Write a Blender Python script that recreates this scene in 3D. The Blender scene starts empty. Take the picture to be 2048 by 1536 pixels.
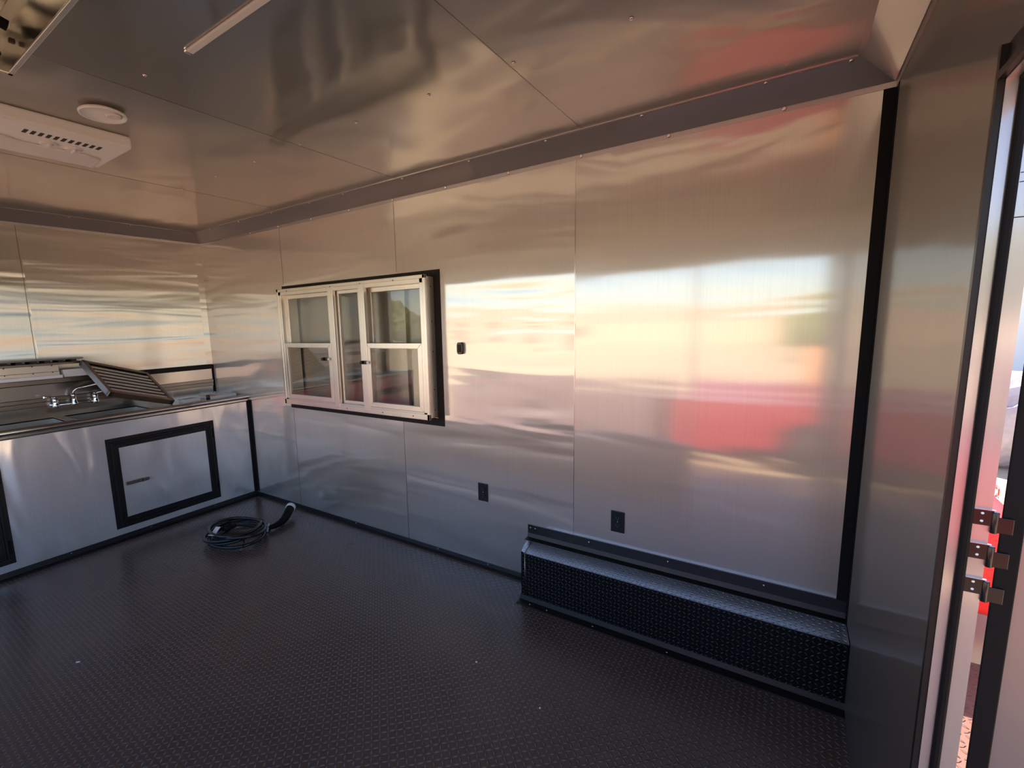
import bpy, bmesh, math, random
from mathutils import Vector, Matrix
random.seed(7)
R = math.radians
SC = bpy.context.scene
COL = SC.collection
# ------------------------------------------------------------------ camera
YAW, PITCH, ROLL = 0.9621, -0.1452, -0.0286
F = 940.15
cam = bpy.data.cameras.new('camera'); camo = bpy.data.objects.new('camera', cam); COL.objects.link(camo)
fw = Vector((-math.cos(YAW)*math.cos(PITCH), math.sin(YAW)*math.cos(PITCH), math.sin(PITCH)))
rt = fw.cross(Vector((0, 0, 1))).normalized(); up = rt.cross(fw)
c_, s_ = math.cos(ROLL), math.sin(ROLL)
rt2 = c_*rt + s_*up; up2 = -s_*rt + c_*up
M = Matrix((rt2, up2, -fw)).transposed().to_4x4(); M.translation = Vector((4.5834, -2.3492, 1.5337))
camo.matrix_world = M
cam.sensor_width = 36; cam.lens = F/2048*36
cam.shift_x = 97.13/2048; cam.shift_y = 14.83/2048
cam.clip_start = 0.02; cam.clip_end = 500
SC.camera = camo
# ------------------------------------------------------------------ world, sun, exposure
w = bpy.data.worlds.new('world'); SC.world = w; w.use_nodes = True
nt = w.node_tree; bg = nt.nodes['Background']
sky = nt.nodes.new('ShaderNodeTexSky'); sky.sky_type = 'NISHITA'; sky.sun_disc = False
sky.sun_elevation = R(50); sky.sun_rotation = R(5); sky.air_density = 1.0; sky.dust_density = 0.4; sky.ozone_density = 1.0
tint = nt.nodes.new('ShaderNodeMix'); tint.data_type = 'RGBA'; tint.blend_type = 'MULTIPLY'; tint.inputs[0].default_value = 1; tint.inputs[7].default_value = (.80, .86, .98, 1)
nt.links.new(sky.outputs[0], tint.inputs[6]); nt.links.new(tint.outputs[2], bg.inputs[0]); bg.inputs[1].default_value = 0.18
sun = bpy.data.lights.new('sun', 'SUN'); sun.energy = 8; sun.angle = R(0.6); sun.color = (1, .89, .74)
suno = bpy.data.objects.new('sun', sun); COL.objects.link(suno)
suno.rotation_euler = Vector((-0.26, 0.55, 0.72)).to_track_quat('Z', 'Y').to_euler()
SC.view_settings.view_transform = 'Standard'; SC.view_settings.look = 'None'
SC.view_settings.gamma = 1; SC.view_settings.use_curve_mapping = False
SC.view_settings.exposure = 1.12
SC.cycles.max_bounces = 12; SC.cycles.glossy_bounces = 8; SC.cycles.diffuse_bounces = 4
SC.cycles.caustics_reflective = True; SC.cycles.sample_clamp_indirect = 8

# ------------------------------------------------------------------ materials
def newmat(name):
    m = bpy.data.materials.new(name); m.use_nodes = True
    return m, m.node_tree, m.node_tree.nodes['Principled BSDF']
def math_(nt, op, a, b=None, c=None):
    n = nt.nodes.new('ShaderNodeMath'); n.operation = op
    for i, v in enumerate((a, b, c)):
        if v is None: continue
        if isinstance(v, (int, float)): n.inputs[i].default_value = v
        else: nt.links.new(v, n.inputs[i])
    return n.outputs[0]
def simple(name, col, rough=.5, metal=0, noise=.12, scale=20, **kw):
    m, nt, p = newmat(name)
    g = nt.nodes.new('ShaderNodeNewGeometry')
    n = nt.nodes.new('ShaderNodeTexNoise'); n.inputs['Scale'].default_value = scale; n.inputs['Detail'].default_value = 4
    nt.links.new(g.outputs['Position'], n.inputs['Vector'])
    mx = nt.nodes.new('ShaderNodeMix'); mx.data_type = 'RGBA'
    mx.inputs[6].default_value = tuple(max(0, v*(1-noise)) for v in col)+(1,)
    mx.inputs[7].default_value = tuple(min(1, v*(1+noise)) for v in col)+(1,)
    nt.links.new(n.outputs['Fac'], mx.inputs[0]); nt.links.new(mx.outputs[2], p.inputs['Base Color'])
    p.inputs['Roughness'].default_value = rough; p.inputs['Metallic'].default_value = metal
    for k, v in kw.items(): p.inputs[k].default_value = v
    return m
def aluminium(name, axes, tangent, col=(.74, .71, .67), sharp=.10, broad=.55, aniso=.35, mixf=.62,
              wave=.009, sx=.7, sz=7.0, streak=True, panel=None, calm=None):
    """brushed sheet: a sharp lobe and a broad one stretched across the brushing, oil-canned sheets"""
    m, nt, p = newmat(name); nt.nodes.remove(p)
    out = nt.nodes['Material Output']
    g = nt.nodes.new('ShaderNodeNewGeometry')
    sep = nt.nodes.new('ShaderNodeSeparateXYZ'); nt.links.new(g.outputs['Position'], sep.inputs[0])
    u, v = sep.outputs[axes[0]], sep.outputs[axes[1]]
    if panel:   # each sheet bulges its own way
        pi = math_(nt, 'FLOOR', math_(nt, 'DIVIDE', math_(nt, 'SUBTRACT', u, panel[0]), panel[1]))
        off = math_(nt, 'MULTIPLY', pi, 3.17)
    else: off = 0.0
    cb = nt.nodes.new('ShaderNodeCombineXYZ')
    nt.links.new(math_(nt, 'MULTIPLY', u, sx), cb.inputs[0]); nt.links.new(math_(nt, 'MULTIPLY', v, sz), cb.inputs[1])
    if panel: nt.links.new(off, cb.inputs[2])
    n = nt.nodes.new('ShaderNodeTexNoise'); n.inputs['Scale'].default_value = 1; n.inputs['Detail'].default_value = 2.0; n.inputs['Roughness'].default_value=.4
    n.inputs['Distortion'].default_value = .6
    nt.links.new(cb.outputs[0], n.inputs['Vector'])
    b = nt.nodes.new('ShaderNodeBump'); b.inputs['Strength'].default_value = 1; b.inputs['Distance'].default_value = wave
    b.inputs['Filter Width'].default_value = 1.0 if 'Filter Width' in b.inputs else 0
    hgt = n.outputs['Fac']
    if calm: hgt = math_(nt, 'MULTIPLY', hgt, math_(nt, 'ADD', .4, math_(nt, 'MULTIPLY', math_(nt, 'LESS_THAN', u, calm), 1.1)))
    nt.links.new(hgt, b.inputs['Height'])
    # brushing streaks
    cb2 = nt.nodes.new('ShaderNodeCombineXYZ')
    nt.links.new(math_(nt, 'MULTIPLY', u, 170), cb2.inputs[0]); nt.links.new(math_(nt, 'MULTIPLY', v, 2.2), cb2.inputs[1])
    n2 = nt.nodes.new('ShaderNodeTexNoise'); n2.inputs['Scale'].default_value = 1; n2.inputs['Detail'].default_value = 5
    nt.links.new(cb2.outputs[0], n2.inputs['Vector'])
    mx = nt.nodes.new('ShaderNodeMix'); mx.data_type = 'RGBA'
    k = .07 if streak else .03
    mx.inputs[6].default_value = tuple(q*(1-k) for q in col)+(1,); mx.inputs[7].default_value = tuple(min(1, q*(1+k)) for q in col)+(1,)
    nt.links.new(n2.outputs['Fac'], mx.inputs[0])
    g1 = nt.nodes.new('ShaderNodeBsdfAnisotropic'); g2 = nt.nodes.new('ShaderNodeBsdfAnisotropic')
    g1.inputs['Roughness'].default_value = sharp; g2.inputs['Roughness'].default_value = broad
    g1.inputs['Anisotropy'].default_value = 0.3 if aniso else 0; g2.inputs['Anisotropy'].default_value = aniso
    tv = nt.nodes.new('ShaderNodeCombineXYZ')
    for i in range(3): tv.inputs[i].default_value = tangent[i]
    for q in (g1, g2):
        nt.links.new(mx.outputs[2], q.inputs['Color']); nt.links.new(b.outputs[0], q.inputs['Normal'])
        nt.links.new(tv.outputs[0], q.inputs['Tangent'])
    ms = nt.nodes.new('ShaderNodeMixShader'); ms.inputs[0].default_value = mixf
    nt.links.new(g1.outputs[0], ms.inputs[1]); nt.links.new(g2.outputs[0], ms.inputs[2])
    nt.links.new(ms.outputs[0], out.inputs['Surface'])
    return m
def tread(name, axes, pitch=.0185, col=(.02, .018, .02), rough=.4, depth=.0016, dirt=0.0, spec=.5, L=.62, W=.17, org=(0, 0), metal=0, lozenge_shading=None):
    """raised lozenges in a checker of two directions"""
    m, nt, p = newmat(name)
    g = nt.nodes.new('ShaderNodeNewGeometry')
    sep = nt.nodes.new('ShaderNodeSeparateXYZ'); nt.links.new(g.outputs['Position'], sep.inputs[0])
    u = math_(nt, 'DIVIDE', math_(nt, 'ADD', sep.outputs[axes[0]], org[0]), pitch); v = math_(nt, 'DIVIDE', math_(nt, 'ADD', sep.outputs[axes[1]], org[1]), pitch)
    iu, iv = math_(nt, 'FLOOR', u), math_(nt, 'FLOOR', v)
    a = math_(nt, 'SUBTRACT', math_(nt, 'SUBTRACT', u, iu), .5); b = math_(nt, 'SUBTRACT', math_(nt, 'SUBTRACT', v, iv), .5)
    par = math_(nt, 'ABSOLUTE', math_(nt, 'MODULO', math_(nt, 'ADD', iu, iv), 2))
    sg = math_(nt, 'SUBTRACT', math_(nt, 'MULTIPLY', par, 2), 1)
    bs = math_(nt, 'MULTIPLY', b, sg)
    pp = math_(nt, 'MULTIPLY', math_(nt, 'ADD', a, bs), .7071); qq = math_(nt, 'MULTIPLY', math_(nt, 'SUBTRACT', a, bs), .7071)
    e = math_(nt, 'ADD', math_(nt, 'POWER', math_(nt, 'ABSOLUTE', math_(nt, 'DIVIDE', pp, L)), 1.6), math_(nt, 'POWER', math_(nt, 'ABSOLUTE', math_(nt, 'DIVIDE', qq, W)), 1.6))
    h = nt.nodes.new('ShaderNodeMapRange'); h.interpolation_type = 'SMOOTHSTEP'
    nt.links.new(e, h.inputs[0]); h.inputs[1].default_value = 1.15; h.inputs[2].default_value = .25; h.inputs[3].default_value = 0; h.inputs[4].default_value = 1
    bmp = nt.nodes.new('ShaderNodeBump'); bmp.inputs['Strength'].default_value = 1; bmp.inputs['Distance'].default_value = depth
    nt.links.new(h.outputs[0], bmp.inputs['Height'])
    n = nt.nodes.new('ShaderNodeTexNoise'); n.inputs['Scale'].default_value = 2.2; n.inputs['Detail'].default_value = 6
    nt.links.new(g.outputs['Position'], n.inputs['Vector'])
    mx = nt.nodes.new('ShaderNodeMix'); mx.data_type = 'RGBA'
    mx.inputs[6].default_value = tuple(col)+(1,); mx.inputs[7].default_value = tuple(min(1, q*(1+dirt)+dirt*.006) for q in col)+(1,)
    nt.links.new(n.outputs['Fac'], mx.inputs[0])
    cout = mx.outputs[2]
    if lozenge_shading:  # glints on the raised lozenges painted into the colour by height
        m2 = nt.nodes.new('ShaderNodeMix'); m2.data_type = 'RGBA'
        nt.links.new(math_(nt, 'POWER', h.outputs[0], 2), m2.inputs[0]); nt.links.new(cout, m2.inputs[6]); m2.inputs[7].default_value = tuple(lozenge_shading)+(1,); cout = m2.outputs[2]
    nt.links.new(cout, p.inputs['Base Color'])
    nt.links.new(bmp.outputs[0], p.inputs['Normal'])
    p.inputs['Roughness'].default_value = rough; p.inputs['Specular IOR Level'].default_value = spec; p.inputs['Metallic'].default_value = metal
    return m
X, Y, Z = (1, 0, 0), (0, 1, 0), (0, 0, 1)
m_wall = aluminium('brushed_aluminium_side', (0, 2), Z, panel=(0, 1.222), wave=.0055, sz=4.5, calm=3.66)
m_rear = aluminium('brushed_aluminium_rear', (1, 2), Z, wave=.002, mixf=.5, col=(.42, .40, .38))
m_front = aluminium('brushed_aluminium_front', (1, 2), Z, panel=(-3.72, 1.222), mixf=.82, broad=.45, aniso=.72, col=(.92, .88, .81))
m_ceil = aluminium('polished_aluminium_ceiling', (0, 1), X, col=(.56, .54, .51), sharp=.12, broad=.5, aniso=0, mixf=.5, wave=.016, sx=1.3, sz=1.8, streak=False, panel=(.27, 1.155))
m_cab = aluminium('brushed_aluminium_cabinet', (1, 2), Z, col=(.90, .89, .90), sharp=.16, broad=.75, aniso=.2, mixf=.5, wave=.03, sx=3.2, sz=1.4)
m_cove = aluminium('bright_aluminium_trim', (0, 2), X, col=(.58, .55, .55), sharp=.12, broad=.55, aniso=0, mixf=.65, wave=.0012, sx=4, sz=1, streak=False)
m_coveF = aluminium('bright_aluminium_trim_front', (1, 2), Y, col=(.56, .53, .52), sharp=.12, broad=.55, aniso=0, mixf=.65, wave=.0012, sx=4, sz=1, streak=False)
m_door = simple('grey_door_skin', (.30, .27, .28), .35, .7, .05, 6)
m_steel = simple('stainless_steel', (.62, .59, .55), .2, 1, .05, 6)
m_steeld = simple('dark_stainless_steel', (.33, .30, .27), .28, 1, .08, 6)
m_baf = simple('baffle_steel', (.62, .56, .49), .5, .1, .06, 8)
m_bas = simple('basin_steel', (.75, .70, .62), .42, 1, .05, 6)
m_chrome = simple('chrome', (.85, .84, .82), .06, 1, .02)
m_mill = simple('mill_finish_aluminium', (.82, .78, .70), .33, .85, .08, 14)
m_black = simple('black_anodised_trim', (.012, .011, .012), .38, .0, .2, 30, **{'Specular IOR Level': .35})
m_bronze = simple('dark_bronze_trim', (.016, .012, .010), .5, 0, .2, 30, **{'Specular IOR Level': .2})
m_rubber = simple('black_rubber', (.006, .006, .008), .6, 0, .2, 30, **{'Specular IOR Level': .15})
m_gloss = simple('black_plastic', (.012, .012, .013), .22, 0, .1, 30)
m_white = simple('white_plastic', (.80, .77, .73), .4, 0, .03)
m_offw = simple('off_white_plastic', (.72, .68, .65), .45, 0, .03)
m_dark = simple('vent_dark', (.03, .025, .02), .8, 0, .1)
m_floor = tread('tread_rubber_floor', (0, 1), pitch=.022, col=(.066, .043, .034), rough=.27, depth=.005, W=.17, L=.50, lozenge_shading=(.17, .13, .115), dirt=.6, spec=.9)
m_tfront = tread('tread_plate_front', (0, 2), pitch=.0195, col=(.025, .025, .027), rough=.13, depth=.003, lozenge_shading=(.15, .15, .155), W=.17, L=.48, spec=.5, metal=.85)
m_ttop = tread('tread_plate_top_skylit', (0, 1), pitch=.0195, col=(.52, .58, .68), rough=.3, depth=.004, lozenge_shading=(.30, .32, .36), W=.17, L=.48, spec=.5, metal=.85)  # pale blue sky light painted into the top plate, lozenges kept darker
m_ramp = tread('brown_tread_plate', (0, 1), pitch=.04, col=(.16, .07, .05), rough=.5, depth=.01, L=.5)
m_ground = simple('sandy_concrete', (.60, .46, .29), .9, 0, .2, .8)
m_red = simple('red_paint', (.40, .006, .018), .3, 0, .03)
m_mauve = simple('dusty_mauve_paint', (.20, .125, .13), .6, 0, .08)
m_redl = simple('red_paint_bright', (.9, .03, .03), .5, 0, .03)  # even, brighter red for the car
m_glassd = simple('tinted_glass', (.02, .025, .03), .05, 0, .02)
m_leaf = simple('foliage', (.16, .19, .05), .8, 0, .5, 8)
m_bark = simple('bark', (.12, .08, .05), .9, 0, .3, 20)
m_build = simple('tan_stucco', (.62, .50, .36), .9, 0, .08, 3)
m_tarp = simple('grey_tarp', (.42, .40, .44), .6, 0, .25, 14)
m_paper = simple('white_paper', (.85, .85, .84), .7, 0, .04)
m_card = simple('cream_card', (.72, .60, .44), .7, 0, .1)
m_blue = simple('pale_blue_label', (.55, .66, .80), .6, 0, .05)
m_pink = simple('pale_pink_print', (.70, .45, .42), .6, 0, .05)
m_orange = simple('orange_plastic', (.85, .28, .06), .5, 0, .05)
m_awn = simple('awning_inner_skin', (.42, .38, .33), .42, .8, .05, 3)
m_scr = simple('screw_metal', (.8, .76, .72), .25, 1, .02)
m_glass, nt, p = newmat('window_glass')
p.inputs['Base Color'].default_value = (.9, .92, .9, 1); p.inputs['Roughness'].default_value = .02
p.inputs['Transmission Weight'].default_value = 1; p.inputs['IOR'].default_value = 1.45

# ------------------------------------------------------------------ helpers
def bx(bm, x0, x1, y0, y1, z0, z1, mi=0, mat=None):
    vs = [bm.verts.new((x, y, z)) for x in (x0, x1) for y in (y0, y1) for z in (z0, z1)]
    fs = []
    for f in ((0, 1, 3, 2), (4, 6, 7, 5), (0, 4, 5, 1), (2, 3, 7, 6), (0, 2, 6, 4), (1, 5, 7, 3)):
        fc = bm.faces.new([vs[i] for i in f]); fc.material_index = mi; fs.append(fc)
    if mat is not None:
        for v in vs: v.co = mat @ v.co
    return vs
def prism(bm, pts, axis, a, b, mi=0, mat=None):
    """polygon pts in the two other axes, extruded along axis from a to b"""
    def mk(p, t):
        if axis == 0: return (t, p[0], p[1])
        if axis == 1: return (p[0], t, p[1])
        return (p[0], p[1], t)
    A = [bm.verts.new(mk(p, a)) for p in pts]; B = [bm.verts.new(mk(p, b)) for p in pts]
    n = len(pts)
    fs = [bm.faces.new(A), bm.faces.new(B[::-1])]
    for i in range(n): fs.append(bm.faces.new((A[i], B[i], B[(i+1) % n], A[(i+1) % n])))
    for f in fs: f.material_index = mi
    if mat is not None:
        for v in A+B: v.co = mat @ v.co
def tube(bm, pts, r, seg=10, mi=0, closed=False):
    pts = [Vector(p) for p in pts]; n = len(pts); rings = []
    ref = Vector((0, 0, 1))
    rr = r if isinstance(r, (list, tuple)) else [r]*n
    for i, p in enumerate(pts):
        if closed: t = pts[(i+1) % n]-pts[i-1]
        else: t = pts[min(i+1, n-1)]-pts[max(i-1, 0)]
        t.normalize()
        a = t.cross(ref)
        if a.length < .05: a = t.cross(Vector((1, 0, 0)))
        a.normalize(); b = a.cross(t)
        rings.append([bm.verts.new(p+rr[i]*(math.cos(2*math.pi*k/seg)*a+math.sin(2*math.pi*k/seg)*b)) for k in range(seg)])
    m = n if closed else n-1
    for i in range(m):
        A, B = rings[i], rings[(i+1) % n]
        for k in range(seg):
            f = bm.faces.new((A[k], A[(k+1) % seg], B[(k+1) % seg], B[k])); f.smooth = True; f.material_index = mi
    if not closed:
        bm.faces.new(rings[0][::-1]).material_index = mi; bm.faces.new(rings[-1]).material_index = mi
def lathe(bm, prof, c=(0, 0, 0), ax=Z, seg=24, mi=0, smooth=True):
    """prof: list of (radius, height) along ax"""
    q = Vector((0, 0, 1)).rotation_difference(Vector(ax)).to_matrix()
    rings = []
    for r, h in prof:
        rings.append([bm.verts.new(Vector(c)+q @ Vector((max(r, 1e-4)*math.cos(2*math.pi*k/seg), max(r, 1e-4)*math.sin(2*math.pi*k/seg), h))) for k in range(seg)])
    for A, B in zip(rings, rings[1:]):
        for k in range(seg):
            f = bm.faces.new((A[k], A[(k+1) % seg], B[(k+1) % seg], B[k])); f.smooth = smooth; f.material_index = mi
    bm.faces.new(rings[0][::-1]).material_index = mi; bm.faces.new(rings[-1]).material_index = mi
def frame(bm, x0, x1, z0, z1, wd, y0, y1, mi=0, mat=None):
    """mitred rectangular frame in the x-z plane"""
    O = [(x0, z0), (x1, z0), (x1, z1), (x0, z1)]; I = [(x0+wd, z0+wd), (x1-wd, z0+wd), (x1-wd, z1-wd), (x0+wd, z1-wd)]
    for i in range(4):
        j = (i+1) % 4
        prism(bm, [O[i], O[j], I[j], I[i]], 1, y0, y1, mi, mat)
def obj(name, bm, mats, parent=None, bevel=0, seg=2, smooth=False, origin=None):
    bmesh.ops.recalc_face_normals(bm, faces=bm.faces)
    me = bpy.data.meshes.new(name)
    if origin is not None:
        for v in bm.verts: v.co -= Vector(origin)
    bm.to_mesh(me); bm.free()
    if not isinstance(mats, (list, tuple)): mats = [mats]
    for m in mats: me.materials.append(m)
    o = bpy.data.objects.new(name, me); COL.objects.link(o)
    if origin is not None: o.location = origin
    if parent is not None:
        o.parent = parent
        o.matrix_parent_inverse = Matrix.Translation(-Vector(parent.location)) if parent.type == 'EMPTY' and parent.get('world_parts') else Matrix()
    if bevel:
        b = o.modifiers.new('bevel', 'BEVEL'); b.width = bevel; b.segments = seg; b.limit_method = 'ANGLE'; b.angle_limit = R(40)
    if smooth:
        for p in me.polygons: p.use_smooth = True
    return o
def B(): return bmesh.new()
def struct(name, bm, mats, bevel=0, label=None):
    o = obj(name, bm, mats, None, bevel); o['kind'] = 'structure'
    if label: o['label'] = label
    return o
def thing(name, label, cat, loc=(0, 0, 0), group=None):
    """empty at the thing's base; parts are modelled in world coordinates"""
    o = bpy.data.objects.new(name, None); COL.objects.link(o); o.location = loc; o.empty_display_size = .1
    o['label'] = label; o['category'] = cat; o['world_parts'] = 1
    if group: o['group'] = group
    return o
def tag(o, label, cat, group=None):
    o['label'] = label; o['category'] = cat
    if group: o['group'] = group
    return o
def screws(parent, pts, ax, r=.006, name='screw', mat=None, h=.003):
    first = None
    for p in pts:
        if first is None:
            bm = B(); lathe(bm, [(r, 0), (r*.95, h*.5), (r*.6, h)], (0, 0, 0), ax, 10)
            first = obj(name, bm, mat or m_scr, parent); o = first
        else:
            o = first.copy(); COL.objects.link(o); o.parent = parent; o.matrix_parent_inverse = first.matrix_parent_inverse.copy()
        o.location = p
# ------------------------------------------------------------------ dimensions
H = 2.4; L = 4.84; WY = -2.46; DC = .569
HC = .93
# ------------------------------------------------------------------ room shell
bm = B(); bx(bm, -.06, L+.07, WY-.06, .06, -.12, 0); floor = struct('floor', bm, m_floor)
bm = B(); bx(bm, -.06, L+.07, WY-.06, .06, H, H+.08); ceil = struct('ceiling', bm, m_ceil)
# side wall with the window cut-out
wx0, wx1, wz0, wz1 = 1.245, 2.745, .93, 1.815
bm = B()
bx(bm, -.06, wx0, 0, .06, 0, H); bx(bm, wx1, L+.07, 0, .06, 0, H); bx(bm, wx0, wx1, 0, .06, 0, wz0); bx(bm, wx0, wx1, 0, .06, wz1, H)
wall_r = struct('wall_right', bm, m_wall)
for i, xs in enumerate((1.222, 2.44, 3.66)):
    bm = B()
    if i < 2:
        bx(bm, xs-.0015, xs+.0015, -.0012, 0, wz1+.06, 2.32); bx(bm, xs-.0015, xs+.0015, -.0012, 0, .03, .885)
    else:
        bx(bm, xs-.002, xs+.002, -.0012, 0, .33, 2.32)
    obj('panel_seam', bm, m_steeld if i < 2 else m_steel, wall_r)
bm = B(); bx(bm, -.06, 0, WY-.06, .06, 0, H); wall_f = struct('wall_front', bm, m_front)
bm = B(); bx(bm, 0, .0012, -1.2915, -1.2885, 1.21, 2.32); obj('panel_seam', bm, m_steeld, wall_f)
# rear wall with the doorway
dy0, dy1, dz = -2.12, -1.2, 1.89
bm = B(); bx(bm, L, L+.044, dy1, .06, 0, H); bx(bm, L, L+.05, WY-.06, dy0, 0, H); bx(bm, L, L+.05, dy0, dy1, dz, H)
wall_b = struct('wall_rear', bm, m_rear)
# wall behind the camera: side doorway and open serving hatch
sd0, sd1, sdz = 3.86, 4.80, 1.99
hx0, hx1, hz0, hz1 = .10, 3.84, .30, 1.98
bm = B()
for (a, b, c, d) in ((-.06, hx0, 0, H), (hx0, hx1, 0, hz0), (hx0, hx1, hz1, H), (hx1, sd0, 0, H), (sd0, sd1, sdz, H), (sd1, L+.07, 0, H)):
    bx(bm, a, b, WY-.06, WY, c, d)
wall_l = struct('wall_left', bm, m_wall)
# ------------------------------------------------------------------ cove trims
def cove(name, along, a, b):
    # cross-section: lateral distance from the wall q, height z
    face = [(.004, 2.332), (.105, 2.398), (.108, 2.396), (.009, 2.328)]
    fl = [(0, 2.31), (.003, 2.31), (.006, 2.334), (0, 2.334)]
    fc = [(.10, 2.4), (.10, 2.396), (.125, 2.397), (.125, 2.4)]
    bm = B()
    for pr in (face, fl, fc):
        if along == 0: prism(bm, [(-q, z) for q, z in pr], 0, a, b)
        elif along == 1: prism(bm, [(q, z) for q, z in pr], 1, a, b)
        else: prism(bm, [(L-q, z) for q, z in pr], 1, a, b)
    return struct(name, bm, m_cove if along == 0 else m_coveF)
t1 = cove('trim_1', 0, .0, L); t2 = cove('trim_2', 1, WY, 0); t3 = cove('trim_3', 2, WY, 0)
screws(t1, [(x, -.003, 2.322) for x in (.42, .83, 1.22, 1.62, 2.03, 2.44, 2.863, 3.285, 3.69, 4.09, 4.51)], (0, -1, 0), .009, h=.006)
screws(t1, [(x, -.106, 2.394) for x in (.4, .85, 1.3, 1.75, 2.1, 2.62, 3.1, 3.55, 4.0, 4.45, 4.7)], (0, -.5, -.85), .008, h=.005)
screws(t2, [(.003, y, 2.322) for y in (-.35, -.75, -1.15, -1.55)], X, .006)
screws(t2, [(.106, y, 2.394) for y in (-.2, -.6, -1.0, -1.4)], (.5, 0, -.85), .005)
screws(ceil, [(x, -.81, 2.3995) for x in (1.44, 1.835, 2.22, 2.6, 2.99, 3.389, 3.756, 4.146, 4.55)]+[(x, -1.52, 2.3995) for x in (1.8, 2.72)], (0, 0, -1), .007, h=.005)
for xs in (1.425, 2.58, 3.735):
    bm = B(); bx(bm, xs-.0015, xs+.0015, WY, -.12, 2.399, 2.4005); obj('panel_seam', bm, m_steeld, ceil)
# ------------------------------------------------------------------ black angle trims
def angle_x(name, x0, x1, y, z0=0, hh=.032, dd=.03):
    bm = B(); prism(bm, [(y, z0), (y-dd, z0), (y-dd, z0+.003), (y-.008, z0+.008), (y-.003, z0+hh), (y, z0+hh)], 0, x0, x1)
    return struct(name, bm, m_black)
bb = angle_x('baseboard_right', DC, 3.40, 0)
screws(bb, [(x, -.003, .022) for x in (1.1, 1.9, 2.7, 3.1)], (0, -1, 0), .004)
bm = B(); prism(bm, [(DC, 0), (DC+.045, 0), (DC+.045, .003), (DC+.008, .008), (DC+.003, .042), (DC, .042)], 1, WY, 0)
bf = struct('baseboard_front', bm, m_black)
screws(bf, [(DC+.003, y, .028) for y in (-.4, -.9, -1.4)], X, .004)
bm = B(); bx(bm, 4.803, 4.84, -.003, 0, .31, 2.345); bx(bm, 4.837, 4.84, -.045, 0, 0, 2.345)
rc = struct('trim_4', bm, m_rubber)
screws(rc, [(4.83, -.003, 2.352)], (0, -1, 0), .006)
bm = B(); bx(bm, 0, .012, -.004, 0, .94, 1.205); bx(bm, 0, .003, -.02, 0, .94, 1.205); struct('trim_5', bm, m_bronze)
bm = B(); bx(bm, DC, DC+.003, -.03, 0, .04, .90); bx(bm, DC, DC+.04, -.003, 0, .04, .90)
tc = struct('trim_6', bm, m_black)
# ------------------------------------------------------------------ window unit
win = bpy.data.objects.new('window_1', None); COL.objects.link(win); win.location = (2.0, 0, wz0); win['kind'] = 'structure'; win['world_parts'] = 1
win['label'] = 'aluminium serving window with two sash panes and a narrow middle pane'
def wpart(name, bm, mat, bevel=0): return obj(name, bm, mat, win, bevel)
bm = B(); frame(bm, 1.20, 2.795, .878, 1.862, .05, -.004, 0); bt = wpart('outer_trim', bm, m_bronze)
D = -.10
wa, wb, za, zb = 1.285, 2.74, .95, 1.81
bm = B()  # deep box frame
bx(bm, wa, wa+.03, D, .05, za, zb); bx(bm, wb-.03, wb, D, .05, za, zb); bx(bm, wa, wb, D, .05, zb-.03, zb); bx(bm, wa, wb, D, .05, za, za+.03)
bx(bm, wa-.018, wa+.004, D-.004, D+.012, za-.018, zb+.018); bx(bm, wb-.004, wb+.018, D-.004, D+.01, za-.018, zb+.018)
bx(bm, wa-.018, wb+.018, D-.004, D+.012, zb-.004, zb+.018); bx(bm, wa-.018, wb+.018, D-.004, D+.012, za-.018, za+.02)
bx(bm, wb-.002, wb+.006, D+.004, -.004, za-.01, zb+.01); bx(bm, wa-.006, wa+.002, D+.004, -.004, za-.01, zb+.01)
bx(bm, wa, wb+.004, D+.004, -.004, zb, zb+.006)
wpart('box_frame', bm, m_mill, .002)
bm = B()
for px in (1.875, 2.185):
    bx(bm, px, px+.05, D-.006, D+.02, za, zb); bx(bm, px-.03, px+.02, D+.012, 0, za, zb)
wpart('mullion', bm, m_mill, .002)
def sash(x0, x1, z0, z1, y, t=.03, name='sash'):
    bm = B(); frame(bm, x0, x1, z0, z1, t, y-.012, y+.012); s = wpart(name, bm, m_mill, .0015)
    bm = B(); bx(bm, x0+t*.8, x1-t*.8, y-.0025, y+.0025, z0+t*.8, z1-t*.8); obj('pane', bm, m_glass, s).matrix_parent_inverse = Matrix()
    return s
zm = 1.395
sash(wa+.03, 1.865, zm-.02, zb-.03, D+.055, .028); sash(wa+.03, 1.865, za+.03, zm+.02, D+.012, .034)
sash(2.225, wb-.03, zm-.02, zb-.03, D+.055, .028); sash(2.225, wb-.03, za+.03, zm+.02, D+.012, .034)
sash(1.925, 2.17, za+.03, zb-.03, D+.04, .022)
for px, pz in ((1.80, 1.30), (2.20, 1.285)):
    bm = B(); bx(bm, px-.01, px+.03, D-.02, D-.004, pz-.012, pz+.012); bx(bm, px+.03, px+.055, D-.014, D-.004, pz-.009, pz+.009, 1); tube(bm, [(px-.005, D-.02, pz), (px-.005, D-.034, pz)], .011, 10)
    wpart('latch', bm, [m_gloss, m_white], .002)
screws(win, [(x, D-.004, z) for x, z in ((1.4, zb), (1.9, zb), (2.2, zb), (2.5, zb), (2.0, za), (2.35, za), (2.62, za))], (0, -1, 0), .004, mat=m_dark)
screws(win, [(wb+.006, -.035, z) for z in (1.76, 1.55, 1.36, 1.12, .99)], X, .004, mat=m_dark)
for o in [c for c in win.children if c.name.startswith('screw')]: o.matrix_parent_inverse = Matrix.Translation(-Vector(win.location))
# closed awning door behind the glass
bm = B(); bx(bm, wx0-.05, wx1+.05, .062, .09, wz0-.05, wz1+.05)
for xx in (1.72, 2.42): bx(bm, xx, xx+.05, .035, .062, wz0, wz1)
aw = struct('door_2', bm, m_awn, label='closed awning door behind the serving window')
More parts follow.
